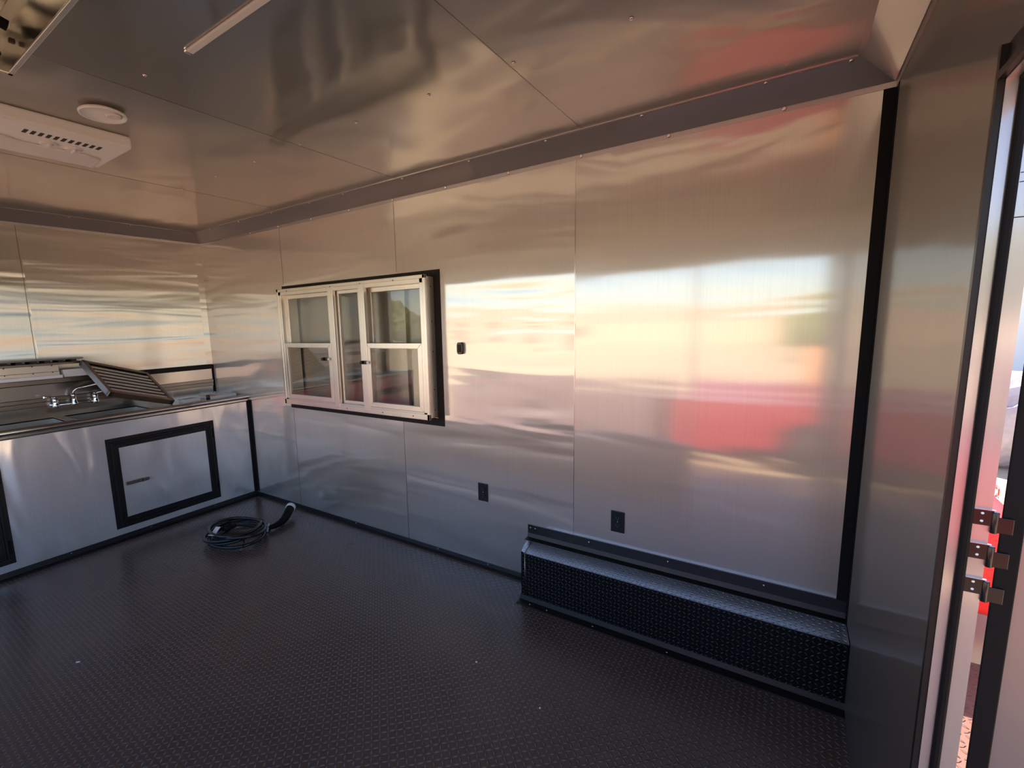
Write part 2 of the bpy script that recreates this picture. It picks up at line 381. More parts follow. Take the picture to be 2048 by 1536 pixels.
# ------------------------------------------------------------------ little wall fittings
def outlet(x, z, label):
    t = thing('wall_outlet', label, 'outlet', (x, 0, z), 'black wall outlets')
    bm = B(); bx(bm, x-.035, x+.035, -.006, 0, z-.057, z+.057); obj('cover_plate', bm, m_gloss, t, .002)
    for dz_ in (-.0195, .0195):
        bm = B(); pts = []
        for k in range(20):
            a = 2*math.pi*k/20; pts.append((x+max(-.0168, min(.0168, .0172*math.cos(a)*1.05)), z+dz_+max(-.0135, min(.0135, .0172*math.sin(a)))))
        prism(bm, pts, 1, -.0085, -.005); r_ = obj('receptacle', bm, m_gloss, t, .0006)
        bm = B(); bx(bm, x-.0075, x-.0055, -.0089, -.008, z+dz_-.001, z+dz_+.008); bx(bm, x+.0055, x+.0075, -.0089, -.008, z+dz_, z+dz_+.007); lathe(bm, [(.0025, 0), (.0025, .0009)], (x, -.008, z+dz_-.007), (0, -1, 0), 10)
        s = obj('slot', bm, m_steeld, r_); s.matrix_parent_inverse = Matrix()
    bm = B(); lathe(bm, [(.003, 0), (.003, .001), (.0015, .0015)], (x, -.006, z), (0, -1, 0), 10); obj('cover_screw', bm, m_scr, t)
outlet(3.901, .488, 'black wall outlet just above the black tread plate wheel well box')
outlet(3.075, .493, 'black wall outlet low on the bare wall right of the window')
t = thing('wall_switch', 'small black oblong switch on the wall right of the window', 'switch', (2.94, 0, 1.38))
bm = B(); pts = [(2.94+.021*(abs(math.cos(a))**.5)*(1 if math.cos(a) > 0 else -1), 1.38+.036*(abs(math.sin(a))**.6)*(1 if math.sin(a) > 0 else -1)) for a in [2*math.pi*k/28 for k in range(28)]]
prism(bm, pts, 1, -.022, 0); obj('housing', bm, m_gloss, t, .003)
bm = B(); bx(bm, 2.929, 2.951, -.026, -.021, 1.357, 1.403); obj('rocker', bm, m_dark, t, .002)
# ------------------------------------------------------------------ wheel well cover
t = thing('wheel_well_cover', 'long black tread plate box along the wall under the outlet', 'wheel well cover', (4.1, -.1, 0))
x0, bd, bh = 3.457, -.19, .277
bm = B()
prism(bm, [(x0, -.002), (4.838, -.002), (4.838, bd), (x0, bd), (x0-.03, bd+.012), (x0-.075, -.002)], 2, 0, bh)
bm.faces.ensure_lookup_table()
bm.normal_update(); bmesh.ops.recalc_face_normals(bm, faces=bm.faces)
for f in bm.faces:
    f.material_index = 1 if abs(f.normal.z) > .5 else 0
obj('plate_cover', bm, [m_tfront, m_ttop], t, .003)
bm = B(); prism(bm, [(-.001, bh), (-.045, bh), (-.045, bh+.002), (-.012, bh+.006), (-.005, bh+.028), (-.005, bh+.078), (-.001, bh+.078)], 0, x0-.075, 4.838); fl = obj('wall_flange', bm, m_black, t)
bm = B(); prism(bm, [(bd, 0), (bd-.05, 0), (bd-.05, .003), (bd-.01, .007), (bd-.003, .03), (bd, .03)], 0, x0-.03, 4.84); obj('floor_flange', bm, m_black, t)
bm = B(); tube(bm, [(x0, bd-.001, .03), (x0, bd-.001, bh)], .0025, 6); tube(bm, [(x0, bd, bh+.001), (x0-.03, -.05, bh+.002)], .002, 6); obj('edge_bead', bm, m_steeld, t)
screws(t, [(x, -.005, bh+.062) for x in (3.40, 3.43, 3.75, 4.15, 4.55)], (0, -1, 0), .0045)
screws(t, [(x, bd-.03, .004) for x in (3.5, 3.6, 3.85, 4.2)], Z, .0045)
for o in t.children:
    if o.name.startswith('screw'): o.matrix_parent_inverse = Matrix.Translation(-Vector(t.location))
# ------------------------------------------------------------------ sink cabinet
cab = thing('sink_cabinet', 'low brushed aluminium base cabinet below the sink counter', 'cabinet', (.3, -1.2, 0))
bm = B(); bx(bm, DC-.015, DC, WY+.005, -.002, 0, .885); bx(bm, .01, DC-.015, -.014, -.002, 0, .885); bx(bm, .01, DC-.015, WY+.005, WY+.02, 0, .885); bx(bm, .01, DC-.015, WY+.005, -.002, .05, .065); obj('body', bm, m_cab, cab, .001)
def cab_door(y0, y1, z0, z1, latch=True):
    # frame in the y-z plane of the cabinet face
    Mx = Matrix(((0, 1, 0, DC), (1, 0, 0, 0), (0, 0, 1, 0), (0, 0, 0, 1)))
    bm = B()
    frame(bm, y0, y1, z0, z1, .055, 0, .004, 0, Mx); frame(bm, y0+.028, y1-.028, z0+.028, z1-.028, .012, 0, .022, 0, Mx); frame(bm, y0+.042, y1-.042, z0+.042, z1-.042, .010, 0, .018, 0, Mx)
    frame(bm, y0+.05, y1-.05, z0+.05, z1-.05, .026, 0, .010, 0, Mx)
    d = obj('door', bm, m_black, cab, .0015)
    bm = B(); bx(bm, DC+.002, DC+.008, y0+.074, y1-.074, z0+.074, z1-.074); q = obj('door_panel', bm, m_cab, d); q.matrix_parent_inverse = Matrix()
    q['label'] = 'brushed aluminium panel'
    bm = B(); zc = (z0+z1)/2-.01
    pts = [(y0+.09, zc-.013), (y0+.235, zc-.013), (y0+.245, zc-.007), (y0+.245, zc+.007), (y0+.235, zc+.013), (y0+.09, zc+.013)]
    prism(bm, pts, 0, DC+.01, DC+.026); bx(bm, DC+.01, DC+.03, y0+.195, y0+.199, zc-.014, zc+.014, 1)
    q = obj('latch', bm, [m_steeld, m_black], d, .002); q.matrix_parent_inverse = Matrix()
    for za_ in (z1-.15, z0+.07):
        bm = B(); bx(bm, DC+.004, DC+.018, y1-.038, y1-.012, za_, za_+.08)
        q = obj('hinge', bm, m_rubber, d, .002); q.matrix_parent_inverse = Matrix()
cab_door(-1.12, -.34, .09, .772)
cab_door(-2.44, -1.675, .09, .772)
# ------------------------------------------------------------------ sink counter
cnt = thing('sink_counter', 'stainless steel sink counter with rolled front edge and backsplash', 'counter', (.3, -1.2, .895))
top = bpy.data.objects
def basin_top():
    bm = B()
    rects = [(.14, .50, -1.22, -.74), (.14, .50, -1.76, -1.28), (.14, .50, -2.30, -1.82)]
    ys = [WY+.005, -2.30, -1.82, -1.76, -1.28, -1.22, -.74, -.002]
    # deck strips around basins
    bx(bm, .012, .14, WY+.005, -.002, HC-.012, HC); bx(bm, .50, DC+.006, WY+.005, -.002, HC-.012, HC)
    for a, b in ((ys[0], ys[1]), (ys[2], ys[3]), (ys[4], ys[5]), (ys[6], ys[7])): bx(bm, .14, .50, a, b, HC-.012, HC)
    return bm, rects
bm, rects = basin_top(); obj('deck', bm, m_steel, cnt, .002)
for (a, b, c, d) in rects:
    bm = B(); zb_ = HC-.27+.35*.0
    zb_ = .77
    bx(bm, a-.004, a, c, d, zb_, HC-.001); bx(bm, b, b+.004, c, d, zb_, HC-.001); bx(bm, a, b, c-.004, c, zb_, HC-.001); bx(bm, a, b, d, d+.004, zb_, HC-.001)
    bx(bm, a, b, c, d, zb_-.004, zb_); lathe(bm, [(.045, 0), (.04, .003), (.02, -.002)], ((a+b)/2, (c+d)/2, zb_), Z, 20)
    obj('basin', bm, m_bas, cnt)
bm = B(); bx(bm, DC-.004, DC+.010, WY+.005, -.002, .893, HC+.002)
tube(bm, [(DC+.004, WY+.01, HC-.002), (DC+.004, -.003, HC-.002)], .021, 14); obj('rolled_edge', bm, m_steel, cnt, .001)
bm = B()  # backsplash: lower panel, lip, upper panel, top cap
bx(bm, .002, .012, WY+.005, -.03, HC-.01, 1.06); bx(bm, .002, .006, WY+.005, -.02, 1.06, 1.18)
obj('backsplash', bm, m_steel, cnt)
bm = B(); bx(bm, .002, .022, WY+.005, -.02, 1.035, 1.065); bx(bm, .006, .016, WY+.005, -.02, 1.0, 1.036); obj('lip', bm, m_steeld, cnt, .003)
bm = B(); bx(bm, .002, .020, WY+.005, -.014, 1.165, 1.208); obj('cap', bm, m_bronze, cnt, .003)
bm = B(); bx(bm, .002, .14, WY+.005, -1.02, 1.208, 1.214); bx(bm, .12, .14, WY+.005, -1.02, 1.178, 1.21); obj('ledge', bm, m_steeld, cnt, .002)
# ------------------------------------------------------------------ faucet
fa = thing('faucet', 'chrome wall faucet with two lever handles and swivel spout', 'faucet', (.03, -1.1, 1.0))
bm = B(); z = 1.005
tube(bm, [(.07, -1.25, z), (.07, -.97, z)], .010, 12)
for y in (-1.235, -.985):
    lathe(bm, [(.026, 0), (.024, .006), (.014, .012), (.012, .06)], (.014, y, z), X, 16)
    lathe(bm, [(.019, -.02), (.022, -.01), (.022, .005), (.015, .02), (.019, .03), (.017, .05), (.008, .06)], (.07, y, z), Z, 16)
lathe(bm, [(.021, -.016), (.023, 0), (.016, .018), (.013, .05), (.017, .056), (.014, .075)], (.07, -1.12, z), Z, 16)
obj('body', bm, m_chrome, fa)
bm = B(); sp = []
for k in range(9):
    a = k/8*math.pi/2; sp.append((.07+.02*math.sin(a), -1.12+.03*(1-math.cos(a)), z+.07+.045*math.sin(a)))
sp += [(.12, -1.02, z+.128), (.17, -.93, z+.15), (.21, -.86, z+.165), (.225, -.835, z+.155), (.23, -.828, z+.13)]
tube(bm, sp, .0075, 10); obj('spout', bm, m_chrome, fa)
for y, s in ((-1.235, -1), (-.985, 1)):
    bm = B(); lathe(bm, [(.010, 0), (.012, .008), (.004, .014)], (.07, y, z+.055), Z, 12)
    tube(bm, [(.07, y, z+.06), (.085, y+s*.03, z+.066), (.10, y+s*.07, z+.072)], [.006, .006, .008], 8); obj('handle', bm, m_chrome, fa)
# ------------------------------------------------------------------ baffle filters
def baffle(parent_label, M4, a=.417, b=.536, name='hood_filter'):
    t = thing(name, parent_label, 'filter', M4.translation, 'hood baffle filters'); t['world_parts'] = 0
    t.rotation_euler = M4.to_euler()
    bm = B(); th = .045
    for (u0, u1, v0, v1) in ((-a/2, a/2, -b/2, -b/2+.03), (-a/2, a/2, b/2-.03, b/2), (-a/2, -a/2+.03, -b/2, b/2), (a/2-.03, a/2, -b/2, b/2)):
        bx(bm, u0, u1, v0, v1, -th/2, th/2)
    obj('frame', bm, m_steeld, t, .003)
    n = 7; bm = B()
    for k in range(n):
        u = -a/2+.04+(a-.08)*(k+.5)/n; wv = (a-.08)/n*.52
        prism(bm, [(u-wv/2, .010), (u-wv/2, .007), (u+wv/2, .007), (u+wv/2, .010), (u, .016)], 1, -b/2+.03, b/2-.03)
    # prism gives (x,z) in plane, extruded on y
    obj('baffles', bm, m_baf, t)
    bm = B(); bx(bm, -a/2+.03, a/2-.03, -b/2+.03, b/2-.03, .000, .003); obj('gap_shade_sheet', bm, m_dark, t)  # dark sheet standing in for the shade between the baffles
    return t
A_, B_, C_, D_ = (Vector(v) for v in ((0.214, -1.092, 1.312), (0.561, -1.053, 1.084), (0.406, -.563, .933), (0.059, -.602, 1.161)))
ux = (B_-A_).normalized(); vy = (D_-A_).normalized(); nz = ux.cross(vy)
if nz.z < 0: pass
Mf = Matrix((ux, vy, nz)).transposed().to_4x4(); Mf.translation = (A_+B_+C_+D_)/4+Vector((0, 0, .012))
fl1 = baffle('steel baffle hood filter propped at a slant over the sink', Mf)
# two filters and packed parts lying on the ledge behind the faucet
def bar(name, label, cat, mats, x0, x1, y0, y1, z0, z1, group=None, extra=None, bevel=.004):
    bm = B(); bx(bm, x0, x1, y0, y1, z0, z1)
    if extra: extra(bm)
    o = obj(name, bm, mats, None, bevel); tag(o, label, cat, group); return o
def rivets(zz):
    def f(bm):
        for y in (-2.0, -1.75, -1.5, -1.35, -1.24): lathe(bm, [(.005, 0), (.003, .003)], (.135, y, zz), X, 8, 1)
    return f
bar('sheet_metal_strip', 'bright metal channel with rivets, lowest of the stack behind the faucet', 'metal strip', [m_mill, m_dark], .005, .135, -2.3, -1.20, 1.214, 1.262, 'metal strips stacked behind the faucet', rivets(1.258))
bar('sheet_metal_strip', 'bright metal channel with rivets, second up behind the faucet', 'metal strip', [m_mill, m_dark], .005, .132, -2.3, -1.20, 1.2625, 1.312, 'metal strips stacked behind the faucet', rivets(1.308))
t = thing('hood_filter', 'flat steel baffle filter topmost on the stack behind the faucet', 'filter', (.07, -1.5, 1.3125), 'hood baffle filters')
bm = B(); bx(bm, .005, .15, -2.0, -1.05, 1.3125, 1.328); bx(bm, .005, .15, -2.0, -1.05, 1.345, 1.357); obj('frame', bm, m_steeld, t, .002)
bm = B()
for k in range(12): bx(bm, .01, .145, -1.98+k*.078, -1.95+k*.078, 1.328, 1.345)
obj('baffles', bm, m_dark, t)
# papers
def paper(name, label, cat, M4, sx_, sy_, th, mats=None, marks=()):
    bm = B(); bx(bm, -sx_/2, sx_/2, -sy_/2, sy_/2, 0, th)
    for (a, b, c, d) in marks: bx(bm, a, b, c, d, th, th+.0006, 1)
    o = obj(name, bm, mats or [m_paper, m_dark], None, .001); o.matrix_world = M4; tag(o, label, cat); return o
def TR(x, y, z, rz=0, rx=0, ry=0): return Matrix.Translation((x, y, z)) @ Matrix.Rotation(rz, 4, 'Z') @ Matrix.Rotation(ry, 4, 'Y') @ Matrix.Rotation(rx, 4, 'X')
paper('booklet', 'white booklet lying near the wall end of the counter', 'booklet', TR(.33, -.16, HC+.001, R(4)), .21, .24, .022, [m_paper, m_pink], ((-.06, .06, -.09, -.02), (-.07, .05, .03, .035)))
paper('label_packet', 'small white and blue packet beside the slanted filter', 'packet', TR(.37, -.42, HC+.001, R(8)), .10, .13, .026, [m_paper, m_blue], ((-.03, .04, -.05, .03),))
bm = B(); lathe(bm, [(.016, 0), (.016, .035), (.011, .04)], (.42, -.285, HC+.001), Z, 14); tag(obj('cap', bm, m_gloss, None), 'small black round cap between packet and booklet', 'cap')
paper('instruction_sheet', 'white instruction booklet standing behind the slanted filter corner', 'paper', TR(.10, -1.10, 1.216, R(3)), .07, .16, .055, [m_paper, m_pink], ())
paper('parts_bag', 'white plastic parts bag draped in front of the metal strips', 'bag', TR(.146, -1.42, 1.2145, R(0)), .02, .46, .022, [m_paper, m_pink], ((-.008, .008, -.1, .0),))
# ------------------------------------------------------------------ power cord
cord = thing('power_cord', 'coiled black power cord lying on the floor near the cabinet', 'cord', (1.3, -.6, 0))
bm = B(); pts = []
N = 5
for k in range(N*28+1):
    a = 2*math.pi*k/28; lp = k/28
    rx_ = .195+.028*math.sin(lp*1.9+.5); ry_ = .185+.022*math.cos(lp*2.3)
    cx, cy = 1.285+.018*math.sin(lp*2.1), -.615+.016*math.cos(lp*1.7)
    z = .015+lp*.016+.010*math.sin(a*1.0+lp)*min(1, lp)
    pts.append((cx+rx_*math.cos(a+1.0), cy+ry_*math.sin(a+1.0), max(.012, z)))
x_, y_, z_ = pts[-1]
tube(bm, pts, .0125, 8); obj('cable', bm, m_gloss, cord)
bm = B(); tube(bm, [(1.30, -.75, .075), (1.27, -.66, .085), (1.24, -.58, .075), (1.28, -.5, .05), (1.36, -.44, .022), (1.41, -.42, .02)], .010, 8); obj('cable', bm, m_gloss, cord)
bm = B(); tube(bm, [(1.40, -.43, .030), (1.405, -.38, .028), (1.40, -.33, .03), (1.375, -.275, .036), (1.34, -.22, .052), (1.30, -.165, .07)], [.016, .021, .026, .030, .032, .034], 14); obj('plug', bm, m_rubber, cord)
bm = B(); d_ = Vector((-.04, .055, .018)).normalized(); lathe(bm, [(.036, 0), (.038, .004), (.038, .03), (.034, .034)], Vector((1.30, -.165, .07)), d_, 18); q = obj('plug_cap', bm, m_paper, cord); q['label'] = 'white plug face'
bm = B(); tube(bm, [(1.29, -.70, .088), (1.27, -.66, .098), (1.25, -.61, .088)], [.022, .026, .022], 12); obj('connector', bm, m_rubber, cord)
bm = B(); bx(bm, -.018, .018, -.035, .035, 0, .002, 0, TR(1.25, -.745, .098, .5, .4)); bx(bm, -.02, .02, -.022, .022, 0, .002, 0, TR(1.31, -.80, .10, .3, -.3)); q = obj('cord_tag', bm, m_paper, cord); q['label'] = 'white cord tags'
bm = B(); bx(bm, -.02, .02, -.03, .03, 0, .002, 0, TR(1.385, -.455, .062, -.3, -.5)); bx(bm, -.008, .008, -.03, .03, 0, .002, 0, TR(1.40, -.43, .035, .2, 1.2)); q = obj('cord_tag', bm, m_paper, cord); q['label'] = 'white tag by the plug'
bm = B(); tube(bm, [(1.50, -.69, .008), (1.515, -.70, .03), (1.51, -.69, .075), (1.49, -.675, .09), (1.47, -.665, .075), (1.465, -.66, .02)], .003, 6); obj('cord_tie', bm, m_gloss, cord)
# ------------------------------------------------------------------ floor debris
def scrap(name, label, cat, x, y, sx_, sy_, mat, rz=0):
    bm = B(); bx(bm, -sx_/2, sx_/2, -sy_/2, sy_/2, 0, .004); o = obj(name, bm, mat, None, .001); o.location = (x, y, .0005); o.rotation_euler[2] = rz; tag(o, label, cat)
scrap('paper_scrap', 'white scrap on the floor in front of the left cabinet door', 'scrap', 1.91, -1.755, .016, .007, m_paper, .8)
scrap('plastic_scrap', 'tiny red scrap on the floor below the framed cabinet door', 'scrap', 1.50, -1.03, .012, .01, m_red, .3)
scrap('paper_scrap', 'tiny pale scrap on the floor before the wheel well box', 'scrap', 3.493, -.743, .008, .005, m_paper, .3)
scrap('paper_scrap', 'tiny white speck on the floor at the bottom centre of the view', 'scrap', 3.847, -.822, .006, .006, m_paper, 0)
bm = B(); lathe(bm, [(.006, 0), (.006, .003), (.002, .004), (.0018, .036)], (3.43, -.28, .006), (-.25, .97, 0), 10)
tag(obj('loose_screw', bm, m_scr, None), 'loose bright screw on the floor at the wheel well corner', 'screw')
# ------------------------------------------------------------------ ceiling fittings
sm = thing('smoke_detector', 'round white detector on the ceiling beside the vent panel', 'detector', (2.307, -1.507, H))
bm = B(); lathe(bm, [(.05, 0), (.055, .008), (.075, .010), (.08, .016), (.078, .022), (.073, .022), (.069, .017), (.03, .019), (.02, .019)], (2.307, -1.507, H), (0, 0, -1), 36); obj('disc', bm, m_white, sm)
bm = B(); lathe(bm, [(.026, 0), (.026, .006), (.02, .008)], (2.33, -1.48, H-.018), (0, 0, -1), 20); obj('test_button', bm, m_offw, sm)
ac = thing('air_conditioner_panel', 'white plastic ceiling air conditioner panel with a row of vent slots', 'air conditioner', (1.86, -1.6, H))
bm = B(); x0_, x1_, y0_, y1_ = 1.70, 2.10, -1.85, -1.33
prism(bm, [(x0_, y0_), (x1_, y0_), (x1_, y1_), (x0_, y1_)], 2, H-.055, H)
obj('cover', bm, m_white, ac, .012, 3)
bm = B(); prism(bm, [(1.715, -1.83), (1.715, -1.36), (1.86, -1.375), (1.885, -1.44), (1.87, -1.66), (1.9, -1.72), (1.9, -1.83)], 2, H-.064, H-.054); obj('filter_door', bm, m_offw, ac, .006, 3)
bm = B()
for k in range(11):
    y = -1.43-k*.0248; bx(bm, 1.985, 2.03, y-.0055, y+.008, H-.0562, H-.0545)
obj('vent_slots', bm, m_dark, ac, .001)
bm = B()
for k in range(11):
    y = -1.43-k*.0248; bx(bm, 1.96, 1.972, y-.0055, y+.008, H-.0575, H-.0545)
obj('vent_ribs', bm, m_white, ac, .001)
for y in (-1.495, -1.58):
    bm = B(); lathe(bm, [(.032, 0), (.032, .006), (.028, .010)], (1.915, y, H-.054), (0, 0, -1), 24); bx(bm, 1.89, 1.94, y-.004, y+.004, H-.072, H-.062); obj('knob', bm, m_offw, ac, .001)
ls = thing('light_strip', 'slim white strip light running along the ceiling', 'light', (3.6, -1.5, H))
bm = B(); bx(bm, 2.985, 4.15, -1.511, -1.489, H-.009, H); obj('housing', bm, m_offw, ls, .003)
bm = B(); bx(bm, 2.972, 2.985, -1.510, -1.490, H-.008, H); obj('end_cap', bm, m_chrome, ls, .002)
# exhaust hood
hd = thing('exhaust_hood', 'open stainless exhaust hood hanging overhead without its filters', 'hood', (3.9, -2.2, 2.15))
hx_a, hx_b, hy_a, hy_b, hz_ = 3.02, 4.45, WY+.005, -1.95, 2.15
bm = B()
bx(bm, hx_a, hx_a+.006, hy_a, hy_b, hz_, H-.002); bx(bm, hx_b-.006, hx_b, hy_a, hy_b, hz_, H-.002)
bx(bm, hx_a, hx_b, hy_b-.006, hy_b, hz_, H-.002); bx(bm, hx_a, hx_b, hy_a, hy_a+.006, hz_, H-.002)
obj('shell', bm, m_steel, hd, .001)
bm = B(); bx(bm, hx_a-.002, hx_b+.002, hy_b-.008, hy_b+.002, hz_-.004, hz_+.001); bx(bm, hx_a-.002, hx_a+.010, hy_a, hy_b+.002, hz_-.004, hz_+.001); bx(bm, hx_b-.022, hx_b+.002, hy_a, hy_b, hz_-.004, hz_+.001); obj('bottom_lip', bm, m_mill, hd, .001)
bm = B(); bx(bm, hx_a+.02, hx_b-.02, hy_b-.075, hy_b-.02, hz_+.10, hz_+.104); bx(bm, hx_a+.02, hx_b-.02, hy_b-.078, hy_b-.074, hz_+.06, hz_+.104); obj('filter_rail', bm, m_steel, hd, .001)
for k in range(3):
    bm = B(); bx(bm, hx_a+.09, hx_a+.10, hy_b-.020-k*.026, hy_b-.010-k*.026, hz_+.03, hz_+.038); obj('slot', bm, m_dark, hd)
bm = B(); tube(bm, [(hx_a+.03, hy_b-.03, hz_+.02), (hx_a+.10, hy_b-.12, hz_+.10), (hx_a+.16, hy_b-.3, hz_+.08)], .012, 8); tube(bm, [(hx_a+.10, hy_b-.02, hz_+.06), (hx_a+.10, hy_b-.12, hz_+.09), (hx_a+.05, hy_b-.3, hz_+.12)], .012, 8); obj('wiring', bm, m_rubber, hd)
# ------------------------------------------------------------------ rear doorway
bm = B()
bx(bm, L-.004, L, dy1, dy1+.05, 0, dz+.05); bx(bm, L-.004, L, dy0-.05, dy0, 0, dz+.05); bx(bm, L-.004, L, dy0-.05, dy1+.05, dz, dz+.05)
bx(bm, L-.012, L-.004, dy1-.001, dy1+.012, 0, dz+.05); bx(bm, L-.012, L-.004, dy0, dy1, dz-.001, dz+.012)
struct('trim_7', bm, m_black)
bm = B(); bx(bm, L-.003, L+.011, dy1-.003, dy1, 0, dz); bx(bm, L-.003, L+.011, dy0, dy0+.003, 0, dz); bx(bm, L-.003, L+.011, dy0, dy1, dz-.003, dz); struct('trim_8', bm, m_cove)
bm = B(); bx(bm, L+.011, L+.024, dy1-.012, dy1, 0, dz); bx(bm, L+.011, L+.024, dy0, dy0+.012, 0, dz); bx(bm, L+.011, L+.024, dy0, dy1, dz-.012, dz); struct('trim_9', bm, m_rubber, .004)
bm = B(); bx(bm, L+.024, L+.046, dy1-.004, dy1+.000, 0, dz); bx(bm, L+.024, L+.047, dy0-.002, dy0+.004, 0, dz); jb = struct('trim_10', bm, m_cove)
# handwriting on the jamb strip
fc = bpy.data.curves.new('jamb_writing', 'FONT'); fc.body = '8\n8'; fc.size = .022; fc.extrude = .0004; fc.space_line = .8
fo = bpy.data.objects.new('jamb_writing', fc); COL.objects.link(fo); fc.materials.append(m_dark)
fo.parent = jb; fo.location = (L+.0335, dy1-.0046, 1.706); fo.rotation_euler = (R(90), 0, 0)
bm = B(); bx(bm, L+.026, L+.047, dy1-.0048, dy1-.004, 1.742, 1.7432); bx(bm, L+.026, L+.047, dy1-.0048, dy1-.004, 1.718+.01, 1.7292); bx(bm, L+.024, L+.047, dy1-.0048, dy1-.004, 1.674, 1.6755); obj('jamb_marks', bm, m_dark, jb)
# door leaf swung open
dl = bpy.data.objects.new('door_1', None); COL.objects.link(dl); dl.location = (L+.05, dy1, 0); dl['kind'] = 'structure'; dl['world_parts'] = 1
dl['label'] = 'rear trailer door swung open on black hinges'
bm = B(); bx(bm, L+.084, L+.94, dy1-.002, dy1+.036, .01, dz-.01); obj('door_skin', bm, m_door, dl)
bm = B(); frame(bm, L+.058, L+.945, .005, dz-.005, .028, dy1-.006, dy1-.002); obj('door_edge_trim', bm, m_rubber, dl, .002)
for zc in (1.175, 1.113, 1.048):
    bm = B(); bx(bm, L+.022, L+.048, dy1-.008, dy1-.004, zc-.014, zc+.014); bx(bm, L+.048, L+.072, dy1-.010, dy1-.006, zc-.024, zc+.004); tube(bm, [(L+.05, dy1-.006, zc-.026), (L+.05, dy1-.006, zc+.012)], .005, 10)
    hg = obj('hinge', bm, m_gloss, dl, .001)
    for dz_ in (-.006, .008):
        bm = B(); lathe(bm, [(.0024, 0), (.002, .0015)], (L+.034, dy1-.008, zc+dz_), (0, -1, 0), 10); q = obj('hinge_screw', bm, m_paper, hg); q.matrix_parent_inverse = Matrix()
    bm = B(); bx(bm, L+.024, L+.050, dy1-.009, dy1-.004, zc+.0142, zc+.0152); q = obj('hinge_lip', bm, m_scr, hg); q.matrix_parent_inverse = Matrix()
# ------------------------------------------------------------------ outside
GZ = -.6
bm = B(); bx(bm, -60, 60, -60, 60, GZ-.1, GZ); g = struct('ground', bm, m_ground)
def car(label, loc, rz, paint):
    t = bpy.data.objects.new('car', None); COL.objects.link(t); t.location = loc; t.rotation_euler[2] = rz
    tag(t, label, 'car')
    prof = [(-2.2, .35), (-2.25, .6), (-2.15, .88), (-1.5, .97), (-.9, 1.0), (.9, 1.0), (1.0, 1.0), (2.05, .86), (2.22, .6), (2.2, .35)]
    def arch(cx):
        return [(cx+.38*math.cos(a), .30+.38*math.sin(a)) for a in [math.pi*k/8 for k in range(9)]]
    low = [(2.2, .28)]+arch(1.4)+arch(-1.4)+[(-2.2, .28)]
    poly = prof[::-1]; poly = [(2.2, .28)]+[(x, z) for x, z in arch(1.4)]+[(x, z) for x, z in arch(-1.4)]+[(-2.2, .28)]+prof[1:-1]
    bm = B(); prism(bm, poly, 1, -.88, .88); obj('body', bm, paint, t, .06, 3, True)
    bm = B(); prism(bm, [(-1.7, .97), (-1.15, 1.42), (.25, 1.46), (1.0, .99)], 1, -.74, .74); obj('cabin', bm, m_glassd, t, .05, 3)
    bm = B(); prism(bm, [(-1.25, 1.40), (-1.1, 1.47), (.2, 1.5), (.35, 1.42)], 1, -.72, .72); obj('roof', bm, paint, t, .03, 3)
    for wx in (-1.4, 1.4):
        for wy in (-.86, .68):
            bm = B(); lathe(bm, [(.2, 0), (.31, .01), (.33, .03), (.33, .15), (.31, .18), (.2, .18)], (wx, wy, .33), Y, 28); wh = obj('wheel', bm, m_rubber, t)
            bm = B(); lathe(bm, [(.19, -.004), (.2, 0), (.2, .188), (.08, .19)], (wx, wy, .33), Y, 20); q = obj('hubcap', bm, m_steel, wh)
    for hy in (-.8, .45):
        bm = B(); bx(bm, 2.14, 2.24, hy, hy+.35, .62, .76); obj('headlight', bm, m_glass, t, .02)
    return t
def pickup(label, loc, paint):
    t = bpy.data.objects.new('pickup_truck', None); COL.objects.link(t); t.location = loc
    tag(t, label, 'pickup truck')
    poly = [(2.7, .22)]+[(1.9+.45*math.cos(a), .36+.42*math.sin(a)) for a in [math.pi*k/8 for k in range(9)]]+[(-1.5+.42*math.cos(a), .34+.40*math.sin(a)) for a in [math.pi*k/8 for k in range(9)]]+[(-3.18, .20), (-3.2, 1.0), (.1, 1.0), (.1, .97), (1.65, .97), (2.6, .92), (2.75, .7)]
    bm = B(); prism(bm, poly, 1, -.95, .95); obj('body', bm, paint, t, .05, 3)
    bm = B(); prism(bm, [(-.35, .95), (-.25, 1.52), (.9, 1.54), (1.6, .96)], 1, -.82, .82); obj('cabin', bm, m_glassd, t, .05, 3)
    bm = B(); prism(bm, [(-.28, 1.50), (-.2, 1.58), (.8, 1.59), (.98, 1.51)], 1, -.8, .8); obj('roof', bm, paint, t, .03, 3)
    for wx in (-1.5, 1.9):
        for wy in (-.93, .73):
            bm = B(); lathe(bm, [(.2, 0), (.35, .01), (.38, .03), (.38, .17), (.35, .2), (.2, .2)], (wx, wy, .38), Y, 28); wh = obj('wheel', bm, m_rubber, t)
            bm = B(); lathe(bm, [(.2, -.004), (.22, 0), (.22, .208), (.08, .21)], (wx, wy, .38), Y, 20); obj('hubcap', bm, m_dark, wh)
    return t
pickup('red pickup truck parked beyond the side doorway, mirrored in the wall', (6.42, -5.9, GZ), m_red)
tr = thing('utility_trailer', 'low dusty mauve utility trailer with plank sides behind the red pickup', 'trailer', (1.1, -5.9, GZ))
bm = B()
for k in range(4): bx(bm, -.9, 2.95, -5.02, -4.98, -.22+k*.15, -.08+k*.15); bx(bm, -.9, 2.95, -6.82, -6.78, -.22+k*.15, -.08+k*.15); bx(bm, -.92, -.88, -6.8, -5, -.22+k*.15, -.08+k*.15); bx(bm, 2.93, 2.97, -6.8, -5, -.22+k*.15, -.08+k*.15)
obj('side_planks', bm, m_mauve, tr, .004)
bm = B(); bx(bm, -.9, 2.95, -6.8, -5.0, -.32, -.24); bx(bm, -.9, 2.95, -5.05, -4.95, -.40, -.30); obj('bed', bm, m_mauve, tr, .004)
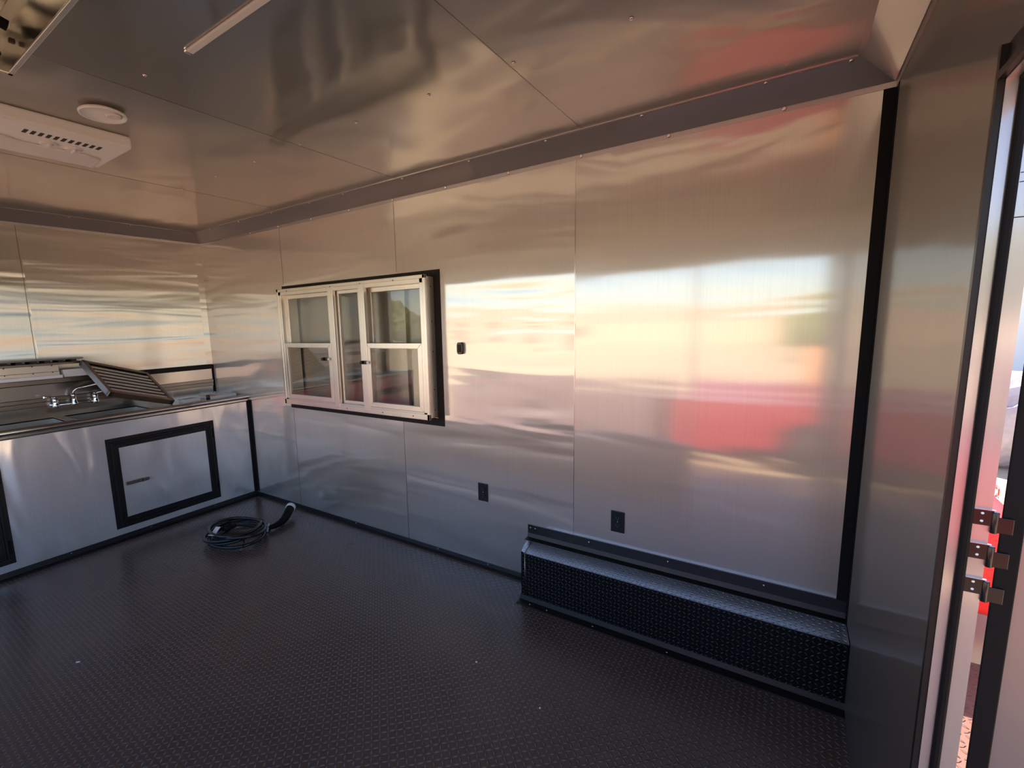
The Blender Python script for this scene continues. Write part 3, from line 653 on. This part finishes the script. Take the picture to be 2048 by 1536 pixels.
for wy in (-5.12, -6.86):
    bm = B(); lathe(bm, [(.15, 0), (.27, .01), (.29, .03), (.29, .15), (.27, .18), (.15, .18)], (1.0, wy, GZ+.29), Y, 24); obj('wheel', bm, m_rubber, tr)
car('bright red car seen in the gap between hinges of the rear door', (3.75, 2.4, GZ), 0, m_redl)
bm = B(); bx(bm, 5.0, 6.6, .42, 1.42, GZ, GZ+.05)
tag(obj('loading_ramp', bm, m_ramp, None), 'brown tread plate ramp lying on the ground by the red car', 'ramp')
def tree(loc, h, r, label):
    t = thing('tree', label, 'tree', loc, 'trees behind the yard')
    bm = B(); tube(bm, [(loc[0], loc[1], GZ), (loc[0]+.1, loc[1], GZ+h*.3), (loc[0], loc[1]+.1, GZ+h*.6)], [.2, .15, .08], 8); obj('trunk', bm, m_bark, t)
    bm = B()
    for k in range(9):
        c = Vector((loc[0]+random.uniform(-.6, .6)*r, loc[1]+random.uniform(-.5, .5)*r, GZ+h*.55+random.uniform(-.2, .4)*h))
        q = bmesh.ops.create_icosphere(bm, subdivisions=3, radius=r*random.uniform(.4, .65), matrix=Matrix.Translation(c))
        for v in q['verts']: v.co += (v.co-c)*random.uniform(-.18, .18)
    obj('crown', bm, m_leaf, t)
tree((5.25, -14, GZ), 2.4, .95, 'small green tree standing beyond the red pickup')
tree((10.2, -27, GZ), 4.2, 2.4, 'taller green tree at the right end of the yard')
tree((-24, -30, GZ), 3.2, 2.2, 'green tree at the left end beside the tan building')
bld = thing('building', 'low tan building with a flat parapet across the yard', 'building', (-4, -38, GZ))
bm = B(); bx(bm, -26, 22, -42, -37, GZ, 2.0); obj('wall', bm, m_build, bld)
bm = B(); bx(bm, -26.2, 22.2, -42.2, -36.8, 2.0, 2.3); obj('parapet', bm, m_build, bld)
for k in range(4):
    bm = B(); bx(bm, -23.5+k*4, -22+k*4, -37.04, -36.98, 0, 1.1); obj('window', bm, m_glassd, bld)
wh = thing('building', 'white building seen in the gap beside the open rear door', 'building', (16, 16, GZ))
bm = B(); bx(bm, 6, 26, 18, 22, GZ, 5.5); obj('wall', bm, m_paper, wh)
bm = B(); bx(bm, 8.9, 9.0, 17.9, 18.0, GZ, 4.2); obj('downpipe', bm, m_dark, wh)
bm = B()
q = bmesh.ops.create_icosphere(bm, subdivisions=4, radius=1, matrix=Matrix.Translation((7.6, 7.0, -.05)) @ Matrix.Diagonal((1.2, .6, .75, 1)))
for v in q['verts']:
    v.co.z = max(GZ, v.co.z+.05*math.sin(v.co.x*17)+.04*math.sin(v.co.y*23+v.co.z*11))
tag(obj('tarp', bm, m_tarp, None), 'wrinkled grey tarp over a pile beyond the rear door', 'tarp')
bm = B(); lathe(bm, [(.28, 0), (.30, .05), (.27, .3), (.30, .6), (.27, .85), (.29, .9)], (9.0, 10.5, GZ+.55), Z, 24); bx(bm, 8.6, 9.4, 10.1, 10.9, GZ, GZ+.55, 1)
tag(obj('barrel', bm, [m_orange, m_dark], None), 'orange barrel on a dark crate beyond the rear door', 'barrel')
bm = B(); lathe(bm, [(.16, 0), (.18, .05), (.16, .4), (.18, .8), (.16, 1.28), (.12, 1.3)], (5.12, -10, GZ), Z, 20)
tag(obj('barrel', bm, m_orange, None), 'slim orange barrel standing behind the red pickup', 'barrel')
